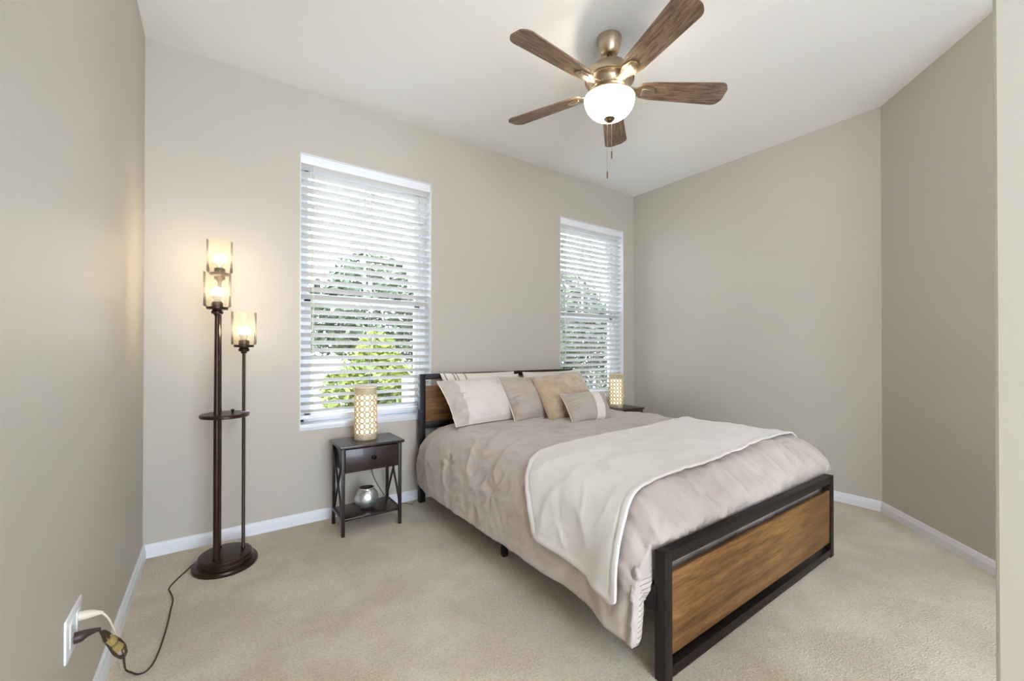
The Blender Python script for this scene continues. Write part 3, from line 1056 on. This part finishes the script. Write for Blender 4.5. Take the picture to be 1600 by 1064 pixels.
def make_bed():
    t = thing('bed_frame', 'black metal bed frame with rustic brown wood headboard and footboard panels', 'bed', ((BX0 + BX1) / 2, (BYF + BYH) / 2, 0))
    cx, cy = t.location.x, t.location.y
    x0, x1, yf, yh = BX0 - cx, BX1 - cx, BYF - cy, BYH - cy
    P = 0.046

    def board(name, y0, y1, zt, rails, panel):
        b = MB()
        for z0, z1 in rails:
            b.box(x0 + P - 0.002, x1 - P + 0.002, y0 + 0.002, y1 - 0.002, z0, z1, bev=0.002)
        f = b.build(name, M['black_metal'], t)
        for xa in (x0, x1 - P):
            MB().box(xa, xa + P, y0, y1, 0, zt, bev=0.002).build('post', M['black_metal'], f)
        MB().box(x0 + P, x1 - P, (y0 + y1) / 2 - 0.008 - 0.009 * (y0 < 0), (y0 + y1) / 2 + 0.008 - 0.009 * (y0 < 0), *panel, bev=0.001).build('wood_panel', M['bed_wood'], f)
        return f

    board('footboard', yf, yf + 0.046, 0.475, ((0.433, 0.475), (0.008, 0.05)), (0.088, 0.392))
    board('headboard', yh - 0.0, yh + 0.046, 1.02, ((0.976, 1.02), (0.585, 0.637)), (0.637, 0.925))
    for xa in (x0 + 0.008, x1 - 0.043):
        r = MB().box(xa, xa + 0.035, yf + 0.046, yh, 0.25, 0.33, bev=0.002).build('side_rail', M['black_metal'], t)
    b = MB()
    b.box(x0 - 0.004, x0 + 0.02, yf + 0.04, yf + 0.12, 0.25, 0.345, bev=0.002)
    br = b.build('rail_bracket', M['black_metal'], t)
    bo = MB().lathe([(0, 0), (0.009, 0), (0.008, 0.004), (0, 0.005)], 14).build('bolt', M['bolt'], br)
    bo.rotation_euler = (0, -PI / 2, 0)
    bo.location = (x0 - 0.004, yf + 0.085, 0.318)
    for xa in (1.372 - cx, 0, 2.85 - cx):
        for ya in (2.117 - cy, 2.8 - cy, 1.45 - cy):
            if xa < -0.5 and ya != 2.117 - cy:
                continue
            MB().box(xa - 0.016, xa + 0.016, ya - 0.016, ya + 0.016, 0, 0.26, bev=0.002).build('leg', M['black_metal'], t)
    b = MB()
    for k in range(10):
        yy = yf + 0.16 + k * 0.22
        b.box(x0 + 0.03, x1 - 0.03, yy, yy + 0.05, 0.29, 0.31)
    b.build('slat_base', M['black_metal'], t, smooth=False)
    return t


make_bed()
tag(MB().box(BX0 + 0.06, BX1 - 0.06, BYF + 0.085, BYH - 0.03, 0.335, 0.585, bev=0.05).build('mattress', M['sheet']),
    'mattress under the taupe comforter, glimpsed through the footboard gap', 'mattress')

# ------------------------------------------------------------------ comforter surface
SEC = [(1.216, 0.185), (1.222, 0.27), (1.234, 0.37), (1.256, 0.46), (1.288, 0.54), (1.335, 0.598), (1.41, 0.632), (1.55, 0.65), (1.8, 0.664), (2.12, 0.675),
       (2.45, 0.686), (2.68, 0.694), (2.82, 0.69), (2.9, 0.658), (2.945, 0.585), (2.97, 0.47), (2.985, 0.37), (2.992, 0.24)]
_sec = smooth_path([(x, 0, z) for x, z in SEC], 10)
_len = [0.0]
for a, c in zip(_sec, _sec[1:]):
    _len.append(_len[-1] + (c - a).length)
SLEN = _len[-1]


def sec_at(s):
    s = max(0.0, min(SLEN - 1e-6, s))
    lo, hi = 0, len(_len) - 1
    while hi - lo > 1:
        m = (lo + hi) // 2
        if _len[m] <= s:
            lo = m
        else:
            hi = m
    f = (s - _len[lo]) / (_len[hi] - _len[lo])
    return _sec[lo].lerp(_sec[hi], f)


def s_for_x(x):
    lo, hi = 0.0, SLEN
    for _ in range(40):
        m = (lo + hi) / 2
        if sec_at(m).x < x:
            lo = m
        else:
            hi = m
    return lo


TUFTS = [(1.62, 2.55), (1.62, 1.5), (1.95, 2.3), (2.4, 2.0), (2.75, 2.45), (2.2, 1.0), (1.255, 2.62), (1.245, 2.05), (1.25, 1.45), (2.6, 1.1)]
TUFTS = [(s_for_x(x), y) for x, y in TUFTS]


def comf_base(s, y):
    p = sec_at(s)
    x, z = p.x, p.z
    up = sstep(0.25, 0.6, z)               # 1 on the top, 0 at the hem
    # soft crown toward the foot and the head end
    d = 0.075 * sstep(1.16, 0.985, y) ** 2 * up
    z -= d
    z -= 0.05 * sstep(2.95, 3.2, y) * up
    # the side flares more near the middle, tucks in a little at head and foot
    side = (1 - up) * (1 if x < 2.1 else -1)
    x -= 0.014 * side * sstep(1.25, 1.05, y)
    x += 0.03 * side * sstep(2.85, 3.15, y)
    z -= 0.022 * (1 - up) * sstep(1.3, 1.04, y) if x < 2.1 else 0
    if x < 2.1:
        x -= 0.022 * (1 - up) * sstep(1.25, 1.06, y)
    return Vector((x, y, z))


def ridge(v, sharp=2.0):
    n = noise.noise(v)
    return (1 - min(1, abs(n) * 2.2)) ** sharp


def comf_disp(s, y, z):
    """wrinkle height"""
    h = 0.0
    # broad softness
    h += 0.013 * noise.noise(Vector((s * 2.6, y * 2.6, 3.1)))
    # diagonal creases, finer
    q = Vector((s * 3.2 + y * 2.1, y * 5.5 - s * 3.5, 7.7))
    h += 0.012 * (ridge(q) - 0.3) * (0.5 + noise.noise(Vector((s * 1.3, y * 1.3, 9))))
    q2 = Vector((s * 9 - y * 6, y * 8 + s * 4, 1.7))
    h += 0.0065 * (ridge(q2, 1.5) - 0.4)
    # tuft pinches
    for ts, ty in TUFTS:
        dx, dy = s - ts, y - ty
        r = math.hypot(dx, dy)
        if r < 0.28:
            a = math.atan2(dy, dx)
            h -= 0.013 * math.exp(-(r / 0.035) ** 2)
            h += 0.0055 * math.exp(-(r / 0.11) ** 2) * math.sin(a * 7 + ts * 9) * sstep(0.0, 0.04, r)
    # gathers against the footboard
    ft = sstep(1.32, 1.0, y)
    if ft > 0 and z > 0.3:
        wv = noise.noise(Vector((s * 9.0 + y * 2, 0.6 * y, 2.2))) + 0.6 * noise.noise(Vector((s * 24.0 - y * 5, 1.2 * y, 5.2)))
        h += 0.032 * ft * wv
    # vertical folds in the hang
    hg = sstep(0.5, 0.22, z)
    if hg > 0:
        h += 0.012 * hg * noise.noise(Vector((y * 4.5, 0.8 * s, 11.0)))
        h += 0.009 * hg * sstep(1.4, 1.02, y) * noise.noise(Vector((y * 16.0, 2 * s, 4.0)))
    return h


def comf_point(s, y, off=0.0, wr=1.0):
    p = comf_base(s, y)
    e = 0.004
    ts = comf_base(s + e, y) - comf_base(s - e, y)
    ty = comf_base(s, y + e) - comf_base(s, y - e)
    n = ts.cross(ty)
    if n.length > 0:
        n.normalize()
    return p + n * (off + wr * comf_disp(s, y, p.z)), n


def make_comforter():
    NS, NY = 230, 190
    b = MB()
    rows = []
    ys = [3.17 - (3.17 - 1.0) * j / NY for j in range(NY + 1)]
    for y in ys:
        rows.append([b.bm.verts.new(comf_point(SLEN * i / NS, y)[0]) for i in range(NS + 1)])
    # roll over and drop behind the footboard
    for k in range(1, 15):
        row = []
        for i in range(NS + 1):
            s = SLEN * i / NS
            p, n = comf_point(s, 1.0)
            up = sstep(0.24, 0.62, p.z)
            dz = 0.34 * (k / 14) ** 1.3 * up
            g = noise.noise(Vector((s * 9.0 + 2, 0.6, 2.2))) + 0.6 * noise.noise(Vector((s * 24.0 - 5, 1.2, 5.2)))
            yy = 1.0 - 0.035 * math.sin(min(1.0, k / 7) * PI) + 0.012 * g * min(1, k / 4) + 0.03 * sstep(7, 14, k)
            if p.z - dz < 0.5:
                yy = max(yy, 1.004 + 0.008 * (g + 1))
            t = k / 14
            ph = t * PI * 0.62
            near = p.x < 2.1
            lump = noise.noise(Vector((k * 0.35, s * 7, 1))) * (1 - up)
            yy += (1 - up) * (-0.03 * math.sin(ph) + 0.05 * t * t + 0.006 * lump)
            xx = p.x + ((0.085 * (1 - math.cos(ph)) + 0.006 * lump) * (1 - up) if near else -0.03 * t * (1 - up))
            row.append(b.bm.verts.new((xx, yy, p.z - dz - 0.012 * math.sin(t * PI) * (1 - up))))
        rows.append(row)
    for A, B in zip(rows, rows[1:]):
        for i in range(NS):
            f = b.bm.faces.new((A[i], A[i + 1], B[i + 1], B[i]))
            if A in rows[-9:] and i < 40:
                f.material_index = 1
    o = b.build('comforter', [M['comforter'], M['ticking']], angle=180)
    md = o.modifiers.new('thick', 'SOLIDIFY')
    md.thickness = 0.012
    md.offset = -1
    return tag(o, 'taupe comforter spread over the bed, hanging down its near side', 'comforter')


make_comforter()


def make_throw():
    sL0 = 0.11                                  # lowest point of the hang on the near side
    sR = s_for_x(2.95) + 0.12
    NU, NV = 190, 90
    b = MB()
    rows = []

    def y_edges(s):
        k = sstep(0.62, 0.05, s)                # toward the hanging end the throw slides to the foot
        head = 1.86 - 0.27 * k + 0.02 * math.sin(s * 3)
        foot = 1.14 - 0.10 * k + 0.012 * math.sin(s * 4 + 1)
        return foot, head

    for i in range(NU + 1):
        row = []
        for j in range(NV + 1):
            v = j / NV
            u = i / NU
            lo = sL0 + 0.03 * (v)                # hem hangs lower toward the foot
            # round the two hanging corners
            for cc in (v, 1 - v):
                if cc < 0.06:
                    lo += 0.02 * (1 - cc / 0.06) ** 2
            s = lo + (sR - lo) * u
            f, h = y_edges(s)
            y = f + (h - f) * v
            y += 0.006 * noise.noise(Vector((s * 5, v * 2, 4.4))) * (1 if v in (0, 1) else 0.5)
            edge = min(v * (h - f), (1 - v) * (h - f), (s - lo) + 0.0, (sR - s))
            hem = 0.0028 * (1 - sstep(0.022, 0.03, edge))
            groove = -0.003 * math.exp(-((edge - 0.03) / 0.005) ** 2)
            p = comf_base(s, max(y, 1.0))
            hang = sstep(0.62, 0.35, p.z)
            fold = 0.022 * hang * (noise.noise(Vector((y * 5.5 + s * 2.0, s * 1.0, 21))) + 0.35) + 0.009 * noise.noise(Vector((s * 3.5, y * 4.5, 31)))
            fold += 0.006 * (ridge(Vector((s * 2 + y * 3, y * 4 - s * 2, 3)), 2) - 0.3) + 0.004 * (ridge(Vector((s * 5 - y * 2, y * 5 + s, 13)), 2) - 0.3)
            q, n = comf_point(s, max(y, 1.0), 0.021 + fold + hem + groove, 0.25)
            q.y += min(0, y - 1.0)
            row.append(b.bm.verts.new(q))
        rows.append(row)
    for A, B in zip(rows, rows[1:]):
        for i in range(NV):
            b.bm.faces.new((A[i], A[i + 1], B[i + 1], B[i]))
    o = b.build('throw_blanket', M['throw'], angle=180)
    md = o.modifiers.new('thick', 'SOLIDIFY')
    md.thickness = 0.010
    md.offset = -1
    return tag(o, 'cream fleece throw blanket folded across the foot of the bed', 'blanket')


make_throw()


# ------------------------------------------------------------------ pillows
def make_pillow(name, label, cat, TL, TR, BL, BR, T, mats, zone=None, wrinkle=0.007, seed=0, pinch=0.06, n=52, flange=0.0, ruche=None, group=None, piping=None,
                power=0.55):
    """cushion spanned by four corner points; zone(u, v) -> material index on the front; u, v in -1..1 (v up)"""
    TL, TR, BL, BR = map(Vector, (TL, TR, BL, BR))
    cen = (TL + TR + BL + BR) / 4
    nx = ((TR + BR) - (TL + BL)).normalized()
    nu = ((TL + TR) - (BL + BR)).normalized()
    nrm = nx.cross(nu)
    nrm.normalize()
    if nrm.y > 0:
        nrm = -nrm                             # front looks to the foot of the bed (-y)
    b = MB()
    F, K = {}, {}
    N = n

    def pt(i, j, side):
        u, v = 2 * i / N - 1, 2 * j / N - 1
        uu = u * (1 - pinch * (1 - v * v) * abs(u) ** 1.5)
        vv = v * (1 - pinch * (1 - u * u) * abs(v) ** 1.5)
        # squash so that the corners stay small ears
        p = TL.lerp(TR, (uu + 1) / 2).lerp(BL.lerp(BR, (uu + 1) / 2), 1 - (vv + 1) / 2)
        iu = max(0.0, 1 - (abs(u) / (1 - flange)) ** 2.2) if flange else 1 - abs(u) ** 2.2
        iv = max(0.0, 1 - (abs(v) / (1 - flange * 0.6)) ** 2.2) if flange else 1 - abs(v) ** 2.2
        th = T * (max(iu, 0) * max(iv, 0)) ** power
        if flange:
            th += 0.006
        w = wrinkle * noise.noise(Vector((u * 3 + seed, v * 3.2, seed * 1.7 + side)))
        w += wrinkle * 0.7 * (ridge(Vector((u * 3.2 + v * 1.6 + seed, v * 4 - u, seed + side * 5)), 2) - 0.3)
        if ruche:
            w += ruche(u, v)
        w *= min(1, 6 * (1 - abs(u)) + 0.1) * min(1, 6 * (1 - abs(v)) + 0.1)
        return p + nrm * side * th + nrm * w * (1 if side > 0 else 0)

    for i in range(N + 1):
        for j in range(N + 1):
            v = b.bm.verts.new(pt(i, j, 1))
            F[i, j] = v
            if i in (0, N) or j in (0, N):
                K[i, j] = v
            else:
                K[i, j] = b.bm.verts.new(pt(i, j, -1))
    for i in range(N):
        for j in range(N):
            mi = zone(2 * (i + 0.5) / N - 1, 2 * (j + 0.5) / N - 1) if zone else 0
            b.bm.faces.new((F[i, j], F[i + 1, j], F[i + 1, j + 1], F[i, j + 1])).material_index = mi
            b.bm.faces.new((K[i, j], K[i, j + 1], K[i + 1, j + 1], K[i + 1, j])).material_index = 0
    border = [F[i, 0].co.copy() for i in range(N)] + [F[N, j].co.copy() for j in range(N)] + [F[i, N].co.copy() for i in range(N, 0, -1)] + [F[0, j].co.copy() for j in range(N, 0, -1)]
    o = b.build(name, mats, angle=180)
    md = o.modifiers.new('smooth', 'SUBSURF')
    md.levels = md.render_levels = 1
    tag(o, label, cat, group)
    if piping:
        MB().tube(border, piping, 7, closed=True).build('piping', M['piping'], o, angle=180)
    return o


SZ = 0.655


def pleats(u, v):
    return 0.0035 * math.sin(u * 44)


make_pillow('pillow', 'ivory pleated pillow rearmost against the headboard on the nightstand side', 'pillow',
            (1.44, 3.185, 1.03), (2.17, 3.185, 1.025), (1.50, 3.07, 0.66), (2.16, 3.07, 0.66), 0.075, [M['ivory'], M['pleat']],
            zone=lambda u, v: 1 if (v > 0.2 and u < -0.2 and (u * 11) % 1 < 0.2) else 0, seed=1, ruche=pleats, pinch=0.05, group='rear pillows')
make_pillow('pillow', 'pale pillow rearmost against the headboard behind the tan fur cushion', 'pillow',
            (2.25, 3.185, 1.015), (2.90, 3.185, 1.015), (2.25, 3.07, 0.66), (2.9, 3.07, 0.66), 0.075, [M['ivory']], seed=2, pinch=0.05, group='rear pillows')


def sham_ruche(u, v):
    k = sstep(-0.56, -0.7, u)
    return k * (0.02 * (ridge(Vector((u * 5, v * 4.0, 3.3)), 1.5) - 0.3) + 0.008 * math.sin(v * 15 + u * 9))


def sham_zone(u, v):
    if u < -0.7:
        return 1
    return 2 if v < -0.86 else 0


make_pillow('sham_pillow', 'blush white pillow sham with grey ruched end band, leaning nearest the nightstand lamp', 'pillow',
            (1.358, 3.05, 0.968), (2.12, 3.06, 1.00), (1.395, 2.80, SZ), (2.1, 2.80, SZ + 0.01), 0.1, [M['blush'], M['greige'], M['piping']],
            zone=sham_zone, seed=3, ruche=sham_ruche, pinch=0.05, flange=0.05, piping=0.004, group='blush pillow shams')
make_pillow('sham_pillow', 'blush white pillow sham mostly hidden behind the grey and tan fur cushions', 'pillow',
            (2.17, 3.06, 0.99), (2.84, 3.05, 0.99), (2.16, 2.82, SZ + 0.015), (2.84, 2.82, SZ + 0.03), 0.08, [M['blush'], M['greige']],
            zone=lambda u, v: 1 if u > 0.56 else 0, seed=4, pinch=0.05, flange=0.05, group='blush pillow shams')


def side_gather(u, v):
    k = sstep(-0.3, -0.95, u)
    return k * (0.009 * math.sin(v * 24 + 3 * math.sin(v * 5)) + 0.011 * (ridge(Vector((u * 2, v * 6, 1.3)), 1.5) - 0.3))


make_pillow('square_cushion', 'square grey taupe cushion with gathered edge and ivory piping, left of the fur cushion', 'cushion',
            (1.825, 2.925, 1.0), (2.27, 2.90, 0.985), (1.843, 2.695, SZ + 0.004), (2.24, 2.65, SZ + 0.012), 0.082, [M['taupe']],
            seed=5, ruche=side_gather, piping=0.0045, wrinkle=0.006)
make_pillow('fur_cushion', 'square tan faux fur cushion behind the small banded cushion', 'cushion',
            (2.07, 2.80, 0.985), (2.615, 2.80, 1.03), (2.05, 2.535, SZ + 0.012), (2.56, 2.49, SZ + 0.025), 0.095, [M['fur']], seed=6, wrinkle=0.014, pinch=0.045)


def lumbar_gather(u, v):
    k = sstep(-0.4, -0.95, u) + sstep(0.6, 0.95, u)
    return k * (0.008 * math.sin(v * 20 + 4 * math.sin(v * 4)) + 0.009 * (ridge(Vector((u * 2, v * 6, 8.3)), 1.5) - 0.3))


make_pillow('lumbar_cushion', 'small taupe oblong cushion with an ivory vertical band, foremost on the bed', 'cushion',
            (2.13, 2.505, 0.873), (2.585, 2.48, 0.872), (2.112, 2.335, SZ + 0.012), (2.50, 2.29, SZ + 0.022), 0.08, [M['taupe'], M['stripe']],
            zone=lambda u, v: 1 if 0.12 < u < 0.55 else 0, seed=8, ruche=lumbar_gather, piping=0.0035, pinch=0.06, wrinkle=0.004)
